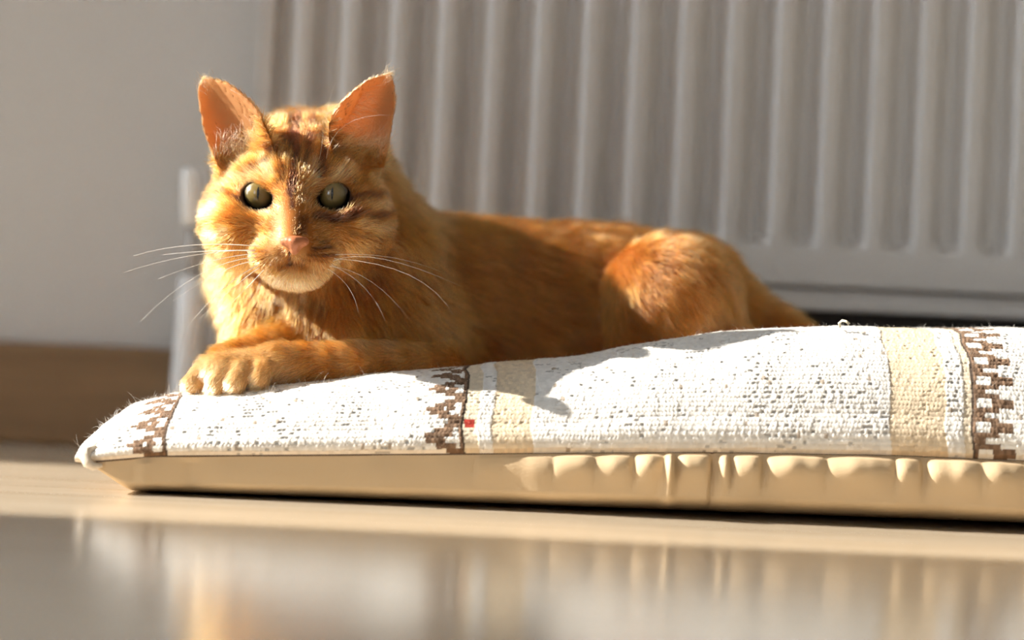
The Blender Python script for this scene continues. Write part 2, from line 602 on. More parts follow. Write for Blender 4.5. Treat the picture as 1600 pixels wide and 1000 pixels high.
    mb.build('corner_fold', simple('corner_wool', (0.70, 0.62, 0.52), 0.9, 0.2, 0.2, 900, 0.6), root, True)
    co = mb.v and root.children[-1]
    return root, (xs, Pm, N, arc)


cushion, (cu_xs, cu_P, cu_N, cu_arc) = build_cushion()


# ------------------------------------------------------------------ SDF tools
class Grid:
    def __init__(self, lo, hi, h):
        self.lo = np.array(lo, np.float64)
        self.h = h
        self.n = np.ceil((np.array(hi) - self.lo) / h).astype(int) + 1
        self.ax = [self.lo[i] + h * np.arange(self.n[i]) for i in range(3)]
        self.f = np.full(self.n, 0.08, np.float32)

    def sub(self, lo, hi, pad):
        s = []
        for i in range(3):
            a = int(np.clip(np.floor((lo[i] - pad - self.lo[i]) / self.h), 0, self.n[i]))
            b = int(np.clip(np.ceil((hi[i] + pad - self.lo[i]) / self.h) + 1, 0, self.n[i]))
            s.append(slice(a, b))
        X = self.ax[0][s[0]][:, None, None].astype(np.float32)
        Y = self.ax[1][s[1]][None, :, None].astype(np.float32)
        Z = self.ax[2][s[2]][None, None, :].astype(np.float32)
        return tuple(s), X, Y, Z

    def add(self, prim, k):
        lo, hi, fn = prim
        s, X, Y, Z = self.sub(lo, hi, k + 3 * self.h + 0.006)
        d = fn(X, Y, Z)
        a = self.f[s]
        if k > 0:
            h = np.clip(0.5 + 0.5 * (a - d) / k, 0, 1)
            self.f[s] = a + (d - a) * h - k * h * (1 - h)
        else:
            self.f[s] = np.minimum(a, d)

    def cut(self, prim, k):
        lo, hi, fn = prim
        s, X, Y, Z = self.sub(lo, hi, k + 3 * self.h + 0.004)
        d = -fn(X, Y, Z)
        a = self.f[s]
        h = np.clip(0.5 - 0.5 * (a - d) / k, 0, 1)
        self.f[s] = a + (d - a) * h + k * h * (1 - h)

    def mesh(self):
        f = self.f
        s = f < 0
        n = f.shape
        c = np.zeros([m - 1 for m in n], np.uint8)
        offs = [(i, j, k) for i in (0, 1) for j in (0, 1) for k in (0, 1)]
        for i, j, k in offs:
            c += s[i:n[0] - 1 + i, j:n[1] - 1 + j, k:n[2] - 1 + k]
        act = np.argwhere((c > 0) & (c < 8))
        vals = {o: f[act[:, 0] + o[0], act[:, 1] + o[1], act[:, 2] + o[2]] for o in offs}
        acc = np.zeros((len(act), 3))
        cnt = np.zeros(len(act))
        for o in offs:
            for ax in range(3):
                if o[ax] == 0:
                    q = list(o)
                    q[ax] = 1
                    q = tuple(q)
                    va, vb = vals[o], vals[q]
                    cr = (va < 0) != (vb < 0)
                    t = np.where(cr, va / np.where(cr, va - vb, 1), 0)
                    pt = np.zeros((len(act), 3)) + np.array(o)
                    pt[:, ax] += t
                    acc[cr] += pt[cr]
                    cnt[cr] += 1
        verts = self.lo + (act + acc / cnt[:, None]) * self.h
        lut = np.full([m - 1 for m in n], -1, np.int32)
        lut[act[:, 0], act[:, 1], act[:, 2]] = np.arange(len(act))
        quads = []
        for ax in range(3):
            b, c2 = [(1, 2), (2, 0), (0, 1)][ax]
            sl0 = [slice(None)] * 3
            sl1 = [slice(None)] * 3
            sl0[ax] = slice(0, n[ax] - 1)
            sl1[ax] = slice(1, n[ax])
            sa, sb = s[tuple(sl0)], s[tuple(sl1)]
            e = np.argwhere(sa != sb)
            ok = (e[:, b] > 0) & (e[:, c2] > 0) & (e[:, b] < n[b] - 1) & (e[:, c2] < n[c2] - 1)
            e = e[ok]
            fl = sa[e[:, 0], e[:, 1], e[:, 2]]
            q = []
            for db, dc in ((-1, -1), (0, -1), (0, 0), (-1, 0)):
                g = e.copy()
                g[:, b] += db
                g[:, c2] += dc
                q.append(lut[g[:, 0], g[:, 1], g[:, 2]])
            q = np.stack(q, 1)
            q[~fl] = q[~fl][:, ::-1]
            quads.append(q)
        return verts, np.concatenate(quads)


def m_(px, d):
    return px * d / F


def RC(a, ra, b, rb, flat=1.0):
    """rounded cone between pixel points (px,py,d); radii in pixels; flat squashes along depth"""
    A, B = P(*a), P(*b)
    r0, r1 = m_(ra, a[2]), m_(rb, b[2])
    rm = max(r0, r1)
    lo = np.minimum(A, B) - rm
    hi = np.maximum(A, B) + rm
    ab = B - A
    ab2 = ab.copy()
    ab2[1] /= flat
    L2 = ab2 @ ab2

    def fn(X, Y, Z):
        x, y, z = X - A[0], (Y - A[1]) / flat, Z - A[2]
        t = np.clip((x * ab2[0] + y * ab2[1] + z * ab2[2]) / max(L2, 1e-12), 0, 1)
        return (np.sqrt((x - t * ab2[0]) ** 2 + (y - t * ab2[1]) ** 2 + (z - t * ab2[2]) ** 2) - (r0 + t * (r1 - r0))).astype(np.float32)
    return lo, hi, fn


def EL(c, rx, rz, ry, rot=0.0):
    """ellipsoid, rx and rz in pixels, ry (depth) in metres, rot in the picture plane"""
    C = P(*c)
    a, b = m_(rx, c[2]), m_(rz, c[2])
    rr = max(a, b)
    co, si = math.cos(rot), math.sin(rot)

    def fn(X, Y, Z):
        x0, y, z0 = X - C[0], Y - C[1], Z - C[2]
        x = x0 * co + z0 * si
        z = -x0 * si + z0 * co
        k0 = np.sqrt((x / a) ** 2 + (y / ry) ** 2 + (z / b) ** 2)
        k1 = np.sqrt((x / a ** 2) ** 2 + (y / ry ** 2) ** 2 + (z / b ** 2) ** 2) + 1e-9
        return (k0 * (k0 - 1) / k1).astype(np.float32)
    return C - np.array([rr, ry, rr]), C + np.array([rr, ry, rr]), fn


def poly2d(X, Z, pts):
    d = np.full(np.broadcast(X, Z).shape, 1e9)
    sgn = np.ones_like(d)
    n = len(pts)
    for i in range(n):
        a = pts[i]
        b = pts[i - 1]
        ex, ez = b[0] - a[0], b[1] - a[1]
        wx, wz = X - a[0], Z - a[1]
        t = np.clip((wx * ex + wz * ez) / (ex * ex + ez * ez), 0, 1)
        d = np.minimum(d, (wx - ex * t) ** 2 + (wz - ez * t) ** 2)
        c1 = Z >= a[1]
        c2 = Z < b[1]
        c3 = ex * wz > ez * wx
        flip = (c1 & c2 & c3) | (~c1 & ~c2 & ~c3)
        sgn = np.where(flip, -sgn, sgn)
    return sgn * np.sqrt(d)


EAR_D = 1.463
EAR_TILT = {'l': -0.36, 'r': 0.28}
EARS = {
    'l': dict(poly=[(318, 121), (338, 125), (358, 131), (380, 147), (398, 163), (413, 181), (430, 222), (434, 262), (345, 275), (333, 245), (319, 205), (312, 165), (310, 138)],
              base=(380, 250), tip=(324, 128)),
    'r': dict(poly=[(611, 115), (616, 134), (618, 160), (613, 190), (606, 230), (600, 262), (525, 262), (515, 215), (519, 190), (533, 167), (554, 145), (577, 126), (597, 118)],
              base=(562, 245), tip=(606, 117)),
}


def ear(which):
    e = EARS[which]
    pts = [P(a, b, EAR_D)[[0, 2]] for a, b in e['poly']]
    B = P(*e['base'], EAR_D)[[0, 2]]
    T = P(*e['tip'], EAR_D)[[0, 2]]
    ax = T - B
    Ln = np.linalg.norm(ax)
    ax /= Ln
    pe = np.array([ax[1], -ax[0]])
    sg = -1 if which == 'l' else 1
    pa = np.array(pts)
    lo = np.array([pa[:, 0].min(), EAR_D - 0.02, pa[:, 1].min()])
    hi = np.array([pa[:, 0].max(), EAR_D + 0.03, pa[:, 1].max()])

    def fn(X, Y, Z):
        X2, Z2 = X[:, 0, :].astype(np.float64), Z[:, 0, :].astype(np.float64)
        p2 = poly2d(X2 + 0 * Z2, Z2 + 0 * X2, pts)
        s = ((X2 - B[0]) * ax[0] + (Z2 - B[1]) * ax[1]) / Ln
        w = (X2 - B[0]) * pe[0] + (Z2 - B[1]) * pe[1]
        half = 0.021 * np.clip(1.05 - 0.75 * np.clip(s, 0, 1), 0.2, 1.2)
        cup = (0.017 * (1 - 0.8 * np.clip(s, -.2, 1))) * (1 - np.clip((w / half) ** 2, 0, 1.6))
        ysurf = EAR_D - 0.008 + cup + 0.004 * np.clip(s, 0, 1) + EAR_TILT[which] * w
        slope = 0.68
        d = np.maximum(p2[:, None, :], (np.abs(Y - ysurf[:, None, :]) * slope - 0.0017))
        return d.astype(np.float32)
    return lo, hi, fn


EYE_D = 1.4565
EYE_R = 0.0108
EYES = {'l': (402.5, 307.5, math.radians(-22)), 'r': (521.5, 308.5, math.radians(14))}
EYE_A, EYE_B = 24.5, 20.0           # half axes of the lid opening, px at depth 1.445


def eye_local(X, Z, w):
    ex, ey, rot = EYES[w]
    C = P(ex, ey, 1.445)
    s = F / 1.445
    x, z = (X - C[0]) * s, (Z - C[2]) * s
    co, si = math.cos(rot), math.sin(rot)
    return x * co + z * si, -x * si + z * co


def eye_open(X, Z, w):
    """signed distance (px) to the almond opening, negative inside"""
    x, z = eye_local(X, Z, w)
    inner = x * (1 if w == 'l' else -1)
    bz = EYE_B * (1 - 0.10 * np.clip(inner / EYE_A, -1, 1))
    r = np.sqrt((x / EYE_A) ** 2 + (z / bz) ** 2)
    e = (r - 1) * EYE_B
    lid = z - (13.8 - 0.10 * x * (1 if w == 'l' else -1))      # straighter upper lid
    return np.maximum(e, lid)


def eye_hole(w):
    ex, ey, _ = EYES[w]
    C = P(ex, ey, 1.445)

    def fn(X, Y, Z):
        e = eye_open(X[:, 0, :], Z[:, 0, :], w) * 1.445 / F
        return np.maximum(e[:, None, :], np.abs(Y - 1.435) - 0.034).astype(np.float32)
    return C - np.array([0.012, 0.03, 0.012]), C + np.array([0.012, 0.03, 0.012]), fn


def build_cat_body():
    g = Grid((-0.215, 1.375, 0.035), (0.245, 1.690, 0.272), 0.00155)
    prims = []          # (prim, k, region)

    def add(reg, prim, k):
        prims.append((prim, reg))
        g.add(prim, k)
    # trunk
    add('body', RC((650, 447, 1.575), 112, (950, 456, 1.600), 97, 0.95), 0.0)
    add('body', RC((620, 540, 1.560), 100, (980, 530, 1.590), 95, 0.95), 0.02)
    add('body', RC((900, 425, 1.612), 68, (1060, 440, 1.615), 72), 0.015)
    add('chest', RC((478, 330, 1.545), 120, (530, 505, 1.550), 162, 0.9), 0.025)
    add('chest', RC((500, 272, 1.542), 100, (540, 400, 1.545), 136, 0.85), 0.02)
    add('chest', RC((395, 430, 1.535), 58, (402, 515, 1.520), 46), 0.02)
    add('chest', RC((600, 420, 1.545), 70, (655, 540, 1.530), 70), 0.02)
    add('hip', EL((1048, 470, 1.553), 107, 102, 0.049), 0.010)
    add('hip', RC((1000, 560, 1.54), 50, (1130, 550, 1.55), 50), 0.02)
    add('tail', RC((1100, 468, 1.612), 76, (1215, 520, 1.620), 34), 0.02)
    add('tail', RC((1215, 520, 1.610), 34, (1300, 560, 1.600), 26), 0.01)
    # forelegs
    add('arm', RC((455, 533, 1.500), 30, (350, 566, 1.470), 25), 0.012)
    add('arm', RC((690, 577, 1.503), 36, (575, 570, 1.484), 35), 0.008)
    add('arm', RC((552, 569, 1.474), 33, (430, 570, 1.460), 31), 0.004)
    add('paw', RC((430, 572, 1.459), 29, (345, 583, 1.453), 32), 0.008)
    for (x0, y0, x1, y1, d, r) in ((323, 573, 302, 599, 1.450, 16.5), (350, 575, 338, 602, 1.442, 17.5), (377, 578, 369, 599, 1.438, 17), (413, 574, 405, 592, 1.440, 16)):
        add('paw', RC((x0, y0, d + 0.006), r, (x1, y1, d), r), 0.0022)
    # head
    add('head', EL((464, 284, 1.502), 112, 97, 0.054), 0.015)
    add('head', EL((462, 318, 1.503), 132, 80, 0.052), 0.012)
    add('head', EL((384, 352, 1.480), 68, 66, 0.042), 0.014)
    add('head', EL((543, 350, 1.480), 70, 66, 0.042), 0.014)
    add('head', RC((424, 216, 1.490), 24, (508, 213, 1.490), 25), 0.015)
    add('head', RC((461, 335, 1.466), 52, (460, 396, 1.444), 42), 0.012)
    add('head', RC((459, 275, 1.459), 30, (460, 370, 1.424), 21), 0.010)
    add('head', RC((385, 271, 1.459), 13, (432, 281, 1.452), 15), 0.010)
    add('head', RC((536, 272, 1.459), 13, (488, 282, 1.452), 15), 0.010)
    add('head', RC((392, 350, 1.450), 19, (432, 354, 1.438), 20), 0.010)
    add('head', RC((532, 350, 1.450), 19, (490, 354, 1.438), 20), 0.010)
    add('muzzle', EL((428, 401, 1.436), 37, 27, 0.015, 0.12), 0.010)
    add('muzzle', EL((494, 400, 1.436), 37, 27, 0.015, -0.12), 0.010)
    add('muzzle', EL((463, 427, 1.440), 46, 25, 0.016), 0.008)
    add('muzzle', RC((460, 378, 1.418), 14, (460, 398, 1.424), 10), 0.004)
    add('ear', ear('l'), 0.008)
    add('ear', ear('r'), 0.008)
    # mouth line
    for a, b in (((460, 394, 1.412), (460, 412, 1.417)), ((460, 412, 1.417), (442, 418, 1.422)), ((460, 412, 1.417), (479, 417, 1.422))):
        g.cut(RC(a, 3.5, b, 3.5), 0.003)
    for w in 'lr':
        g.cut(eye_hole(w), 0.0012)
    v, q = g.mesh()
    return g, v, q, prims


g, cv, cq, prims = build_cat_body()


def keep_largest(v, q):
    lab = np.arange(len(v))
    while True:
        mn = lab[q].min(1)
        new = lab.copy()
        for k in range(4):
            np.minimum.at(new, q[:, k], mn)
        new = new[new]
        if (new == lab).all():
            break
        lab = new
    u, c = np.unique(lab, return_counts=True)
    keep = lab == u[c.argmax()]
    mp = np.cumsum(keep) - 1
    return v[keep], mp[q[keep[q[:, 0]]]]


cv, cq = keep_largest(cv, cq)


def vert_normals(v, q):
    a, b, c, d = (v[q[:, i]] for i in range(4))
    fn = np.cross(c - a, d - b)
    n = np.zeros_like(v)
    for i in range(4):
        np.add.at(n, q[:, i], fn)
    return n / (np.linalg.norm(n, axis=1, keepdims=True) + 1e-15), np.linalg.norm(fn, axis=1) / 2


cn, carea = vert_normals(cv, cq)

# ------------------------------------------------------------------ coat
REG = ['body', 'chest', 'hip', 'tail', 'arm', 'paw', 'head', 'muzzle', 'ear']


def region_weights(v):
    W = np.zeros((len(v), len(REG)))
    for (lo, hi, fn), reg in prims:
        sel = np.all((v > lo - 0.03) & (v < hi + 0.03), axis=1)
        if not sel.any():
            continue
        vv = v[sel].astype(np.float64)
        if reg == 'ear':
            d = np.concatenate([np.diagonal(fn(vv[i:i + 400, 0][:, None, None], vv[i:i + 400, 1][None, :, None], vv[i:i + 400, 2][None, None, :]), axis1=0, axis2=2).diagonal(axis1=0, axis2=1)
                                if False else np.array([fn(a[0].reshape(1, 1, 1), a[1].reshape(1, 1, 1), a[2].reshape(1, 1, 1))[0, 0, 0] for a in vv[i:i + 400]]) for i in range(0, len(vv), 400)]) if len(vv) < 0 else ear_dist(vv, lo, hi)
        else:
            d = fn(vv[:, 0], vv[:, 1], vv[:, 2])
        w = np.exp(-np.clip(d, 0, 0.05) / 0.0045)
        W[sel, REG.index(reg)] = np.maximum(W[sel, REG.index(reg)], w)
    s = W.sum(1, keepdims=True)
    W[s[:, 0] < 1e-6, 0] = 1
    return W / W.sum(1, keepdims=True)


def ear_dist(vv, lo, hi):
    """distance to the ear outline, only above the ear base"""
    which = 'l' if 0.5 * (lo[0] + hi[0]) < P(462, 200, EAR_D)[0] else 'r'
    e = EARS[which]
    pts = [P(a, b, EAR_D)[[0, 2]] for a, b in e['poly']]
    d = poly2d(vv[:, 0], vv[:, 2], pts)
    B = P(*e['base'], EAR_D)[[0, 2]]
    T = P(*e['tip'], EAR_D)[[0, 2]]
    ax = (T - B) / np.linalg.norm(T - B) ** 2
    s = (vv[:, 0] - B[0]) * ax[0] + (vv[:, 2] - B[1]) * ax[1]
    return np.clip(d, 0, 1) + np.clip(0.34 - s, 0, 1) * 0.1 + np.where(vv[:, 1] < EAR_D - 0.018, 0.02, 0)


RW = region_weights(cv)


def seg_d(v, pts, d=1.45):
    """distance in px (at depth d) in the X-Z plane to a polyline given in px"""
    out = np.full(len(v), 1e9)
    Q = [P(a, b, d)[[0, 2]] for a, b in pts]
    x, z = v[:, 0], v[:, 2]
    for a, b in zip(Q[:-1], Q[1:]):
        e = b - a
        t = np.clip(((x - a[0]) * e[0] + (z - a[1]) * e[1]) / max(e @ e, 1e-12), 0, 1)
        out = np.minimum(out, np.hypot(x - a[0] - t * e[0], z - a[1] - t * e[1]))
    return out * F / d


def blob(v, px, py, rx, ry, d=1.45):
    C = P(px, py, d)
    s = F / d
    return np.exp(-(((v[:, 0] - C[0]) * s / rx) ** 2 + ((v[:, 2] - C[2]) * s / ry) ** 2))


HC = P(460, 330, 1.45)


def coat(v, W, jit=0.0):
    """coat colour (linear rgb) at points v"""
    n1 = noise3(v, 55)
    n2 = noise3(v * np.array([1, 1, 1.0]), 170)
    st = noise3(v * np.array([1.0, 0.6, 0.45]) + 5, 75)
    base = np.array([0.48, 0.165, 0.027])
    lite = np.array([0.76, 0.47, 0.215])
    dark = np.array([0.085, 0.022, 0.005])
    # lightness -1 .. 1
    t = 0.45 * (n1 - 0.5) + 0.35 * (n2 - 0.5)
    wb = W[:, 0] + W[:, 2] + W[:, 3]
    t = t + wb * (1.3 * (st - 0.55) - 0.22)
    wa = W[:, 4] + W[:, 5]
    bands = np.sin(v[:, 0] * 420 + 3 * n1)
    t = t + wa * (0.20 - 0.35 * np.clip(bands, 0, 1) * W[:, 4])
    t = t + 0.60 * W[:, 5]
    wc = W[:, 1]
    t = t - wc * 0.06 + 0.25 * wc * (st - 0.5)
    front = (v[:, 1] < 1.50).astype(float) * np.clip(W[:, 6] + W[:, 7] + W[:, 1] * 0.5, 0, 1)
    # head markings, some with light and shade painted in
    def line(pts, w, s):
        return s * np.exp(-(seg_d(v, pts) / w) ** 2)
    T = 0
    for pts, w, s in (
        ([(424, 232), (436, 255), (442, 278)], 6, -1.1),
        ([(446, 178), (452, 215), (450, 240)], 6, -0.9),
        ([(462, 180), (462, 240), (458, 300)], 7, -1.2),
        ([(458, 285), (462, 325)], 5, -0.8),
        ([(480, 182), (478, 225), (476, 262)], 6, -0.9),
        ([(497, 210), (504, 245), (500, 276)], 6, -1.1),
        ([(515, 205), (525, 235)], 8, -0.7),
        ([(428, 210), (446, 224)], 8, -0.6),  # cast shadow of the left ear, painted dark
        ([(376, 312), (345, 300), (318, 306)], 5, -0.9),
        ([(372, 340), (345, 352), (318, 350)], 5, -0.5),
        ([(362, 372), (335, 384)], 6, -0.6),
        ([(350, 275), (325, 288)], 6, -0.5),
        ([(549, 312), (585, 306), (612, 285)], 6, -1.0),
        ([(552, 335), (590, 340), (618, 320)], 7, -0.9),
        ([(548, 365), (585, 372), (612, 360)], 6, -0.6),
        ([(500, 338), (525, 345), (545, 340)], 8, -1.2),
        ([(390, 345), (412, 350)], 5, -0.3),
        ([(482, 345), (480, 368)], 7, -0.4),  # shaded right side of the nose bridge, painted dark
        ([(400, 393), (424, 395)], 2.5, -0.8), ([(398, 404), (422, 405)], 2.5, -0.9), ([(405, 412), (425, 414)], 2.5, -0.5),
        ([(494, 391), (520, 389)], 3, -1.1), ([(490, 400), (526, 400)], 3, -1.2), ([(478, 409), (515, 409)], 2.5, -0.7),
        ([(506, 379), (514, 383)], 3, -0.9),
        ([(460, 396), (460, 413)], 2.5, -1.4), ([(460, 414), (444, 418)], 3.5, -0.7), ([(460, 414), (480, 418)], 3.5, -0.7),
        ([(520, 455), (590, 430), (650, 400)], 13, -0.8),
        ([(470, 478), (530, 490), (620, 470), (680, 450)], 12, -0.6),
        ([(440, 470), (500, 475)], 10, -0.5),
        ([(560, 515), (640, 500), (690, 480)], 9, -0.5), ([(600, 545), (660, 530), (700, 515)], 9, -0.7), ([(560, 410), (620, 385), (645, 350)], 10, -0.5),
    ):
        T = T + line(pts, w, s * 1.15)
    for pts, w, s in (
        ([(412, 258), (424, 280)], 7, 1.0), ([(435, 245), (436, 278)], 5, 0.9), ([(488, 255), (491, 280)], 5, 0.6),
        ([(452, 250), (450, 280)], 4, 0.4), ([(470, 240), (468, 275)], 4, 0.3),
        ([(440, 330), (440, 378)], 9, 0.9), ([(378, 282), (400, 276)], 9, 0.8), ([(512, 280), (535, 276)], 9, 0.6),  # first entry paints the sunlit left side of the nose bridge
        ([(345, 325), (318, 330)], 7, 0.8), ([(360, 358), (325, 368)], 6, 0.7), ([(330, 400), (350, 390)], 8, 0.4),
        ([(575, 325), (600, 318)], 6, 0.4), ([(560, 352), (600, 356)], 6, 0.4),
        ([(425, 335), (395, 332)], 5, 0.6), ([(500, 328), (545, 333)], 3, 0.2),
    ):
        T = T + line(pts, w, s * 1.2)
    T = T + 0.95 * blob(v, 462, 440, 42, 18) + 0.45 * blob(v, 425, 405, 34, 18) + 0.35 * blob(v, 497, 404, 34, 18)
    T = T + 0.55 * blob(v, 355, 495, 26, 45, 1.5) + 0.45 * blob(v, 415, 500, 30, 35, 1.5) - 0.5 * blob(v, 385, 500, 8, 40, 1.5)
    T = T - 0.35 * blob(v, 475, 352, 14, 26)  # more painted shade on the right of the nose bridge
    t = t + T * np.clip(front + 0.25 * W[:, 6], 0, 1)
    t = t + jit
    t = np.clip(t, -1, 1)
    tp, tn = np.clip(t, 0, 1)[:, None], np.clip(-t, 0, 1)[:, None]
    c = base * (1 - tp - tn) + lite * tp + dark * tn
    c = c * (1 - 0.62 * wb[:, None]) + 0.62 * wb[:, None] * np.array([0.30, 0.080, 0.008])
    # ear: skin-pink orange
    we = W[:, 8][:, None]
    c = c * (1 - 0.4 * we) + 0.4 * we * np.array([0.70, 0.34, 0.13])
    return np.clip(c, 0.008, 0.95)


def eye_rim(v):
    d = np.minimum(eye_open(v[:, 0], v[:, 2], 'l'), eye_open(v[:, 0], v[:, 2], 'r'))
    return np.where(v[:, 1] < 1.475, d, 99)


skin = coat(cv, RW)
rim = eye_rim(cv)
k = np.exp(-(np.clip(rim - 1, 0, 99) / 2.2) ** 2)[:, None]
skin = skin * (0.85) * (1 - k) + k * np.array([0.05, 0.025, 0.016])
inner_ear = (RW[:, 8] > 0.35) & (cn[:, 1] < -0.15)
skin[inner_ear] = np.array([0.82, 0.46, 0.21])

cat = empty('cat', (0.05, 1.54, 0.085))
tag(cat, 'ginger tabby cat lying on the woven cushion, facing forward', 'cat')

m_skin, n, l, b = mat_new('cat_coat_base')
at = n.new('ShaderNodeAttribute')
at.attribute_name = 'coat'
l.new(at.outputs['Color'], b.inputs['Base Color'])
b.inputs['Roughness'].default_value = 0.75
b.inputs['Specular IOR Level'].default_value = 0.2
tr = n.new('ShaderNodeBsdfTranslucent')
l.new(at.outputs['Color'], tr.inputs['Color'])
mx = n.new('ShaderNodeMixShader')
l.new(at.outputs['Alpha'], mx.inputs[0])
l.new(b.outputs[0], mx.inputs[1])
l.new(tr.outputs[0], mx.inputs[2])
l.new(mx.outputs[0], n['Material Output'].inputs['Surface'])
body = mesh_obj('body', cv, cq, m_skin, cat)
ca = body.data.color_attributes.new('coat', 'FLOAT_COLOR', 'POINT')
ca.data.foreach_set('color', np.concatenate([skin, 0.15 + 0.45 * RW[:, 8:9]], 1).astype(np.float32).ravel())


# ---- flow of the hair per vertex
def tang(vec, n):
    t = vec - n * np.sum(vec * n, 1, keepdims=True)
    return t / (np.linalg.norm(t, axis=1, keepdims=True) + 1e-9)


NOSE = P(460, 372, 1.40)
flow = np.zeros_like(cv)
vec_head = cv - NOSE + np.array([0, 0.028, 0])
vec_head[:, 2] *= 0.9
FL = {
    'body': np.array([1.0, 0.05, -0.45]), 'chest': None, 'hip': np.array([0.75, -0.1, -0.8]),
    'tail': np.array([1, 0, -0.35]), 'arm': np.array([-1, -0.1, -0.25]), 'paw': np.array([-0.7, -0.35, -0.65]),
}
cc = P(480, 380, 1.50)
for i, r in enumerate(REG):
    if r in ('head', 'muzzle'):
        vv = vec_head
    elif r == 'ear':
        vv = cv - P(462, 330, 1.47)
    elif r == 'chest':
        vv = np.stack([(cv[:, 0] - cc[0]) * 7 + 0.12, np.full(len(cv), 0.1), np.full(len(cv), -0.85)], 1)
    else:
        vv = np.broadcast_to(FL[r], cv.shape)
    flow += RW[:, i:i + 1] * tang(vv, cn)
flow = tang(flow, cn)
LEN = dict(body=0.0125, chest=0.0150, hip=0.0115, tail=0.013, arm=0.0075, paw=0.0052, head=0.0085, muzzle=0.0042, ear=0.0036)
length = sum(RW[:, i] * LEN[r] for i, r in enumerate(REG))
dn = np.linalg.norm((cv - NOSE) * np.array([1, 0.7, 1]), axis=1)
hw = RW[:, 6] + RW[:, 7]
length = length * (1 - hw) + hw * np.minimum(length, 0.0026 + 0.115 * np.clip(dn - 0.008, 0, 1))
bridge = blob(cv, 460, 325, 24, 55) * hw
length *= 1 - 0.62 * bridge
length *= 0.45 + 0.55 * smoothstep(1, 14, rim)
LIFT = dict(body=0.30, chest=0.40, hip=0.30, tail=0.35, arm=0.36, paw=0.34, head=0.36, muzzle=0.40, ear=0.25)
lift = sum(RW[:, i] * LIFT[r] for i, r in enumerate(REG))
dens = 1.0 + 1.3 * hw + 0.6 * (RW[:, 4] + RW[:, 5]) + 1.2 * RW[:, 8]
dens = dens * (rim > 3.0)
nose_c = P(460, 381, 1.41)
dens = dens * (np.hypot((cv[:, 0] - nose_c[0]) / 0.0085, (cv[:, 2] - nose_c[2]) / 0.0048) > 1.0)
dens = np.where(inner_ear, 0.10, dens)
dens = np.where(cv[:, 2] < 0.06, 0.15, dens)


def hair_object(name, pts, rad_root, rad_tip, cols, mat, parent):
    """pts (n, k, 3)"""
    N, K = pts.shape[:2]
    cu = bpy.data.hair_curves.new(name)
    cu.add_curves([K] * N)
    cu.attributes['position'].data.foreach_set('vector', pts.astype(np.float32).ravel())
    rr = np.asarray(rad_root).reshape(-1, 1) * (1 - np.linspace(0, 1, K)[None] ** 1.4) + np.asarray(rad_tip).reshape(-1, 1) * np.linspace(0, 1, K)[None] ** 1.4
    rr = np.broadcast_to(rr, (N, K))
    ra = cu.attributes.get('radius') or cu.attributes.new('radius', 'FLOAT', 'POINT')
    ra.data.foreach_set('value', rr.astype(np.float32).ravel())
    ca = cu.attributes.new('tint', 'FLOAT_COLOR', 'CURVE')
    ca.data.foreach_set('color', np.concatenate([cols, np.ones((N, 1))], 1).astype(np.float32).ravel())
    cu.materials.append(mat)
    return link(bpy.data.objects.new(name, cu), parent)


def hair_mat(name, rough=0.35, root=1.0, tip=1.0):
    m = bpy.data.materials.new(name)
    m.use_nodes = True
    n, l = m.node_tree.nodes, m.node_tree.links
    n.clear()
    out = n.new('ShaderNodeOutputMaterial')
    at = n.new('ShaderNodeAttribute')
    at.attribute_name = 'tint'
    h = n.new('ShaderNodeBsdfHairPrincipled')
    h.parametrization = 'COLOR'
    h.inputs['Roughness'].default_value = rough
    h.inputs['Radial Roughness'].default_value = 0.6
    h.inputs['Coat'].default_value = 0.0
    h.inputs['IOR'].default_value = 1.5
    hi = n.new('ShaderNodeHairInfo')
    mr = n.new('ShaderNodeMapRange')
    mr.inputs['To Min'].default_value = root
    mr.inputs['To Max'].default_value = tip
    l.new(hi.outputs['Intercept'], mr.inputs['Value'])
    vm = n.new('ShaderNodeVectorMath')
    vm.operation = 'SCALE'
    l.new(at.outputs['Color'], vm.inputs[0])
    l.new(mr.outputs[0], vm.inputs['Scale'])
    l.new(vm.outputs[0], h.inputs['Color'])
    l.new(h.outputs[0], out.inputs['Surface'])
    return m


M_fur = hair_mat('cat_fur', 0.3, 0.55, 1.25)


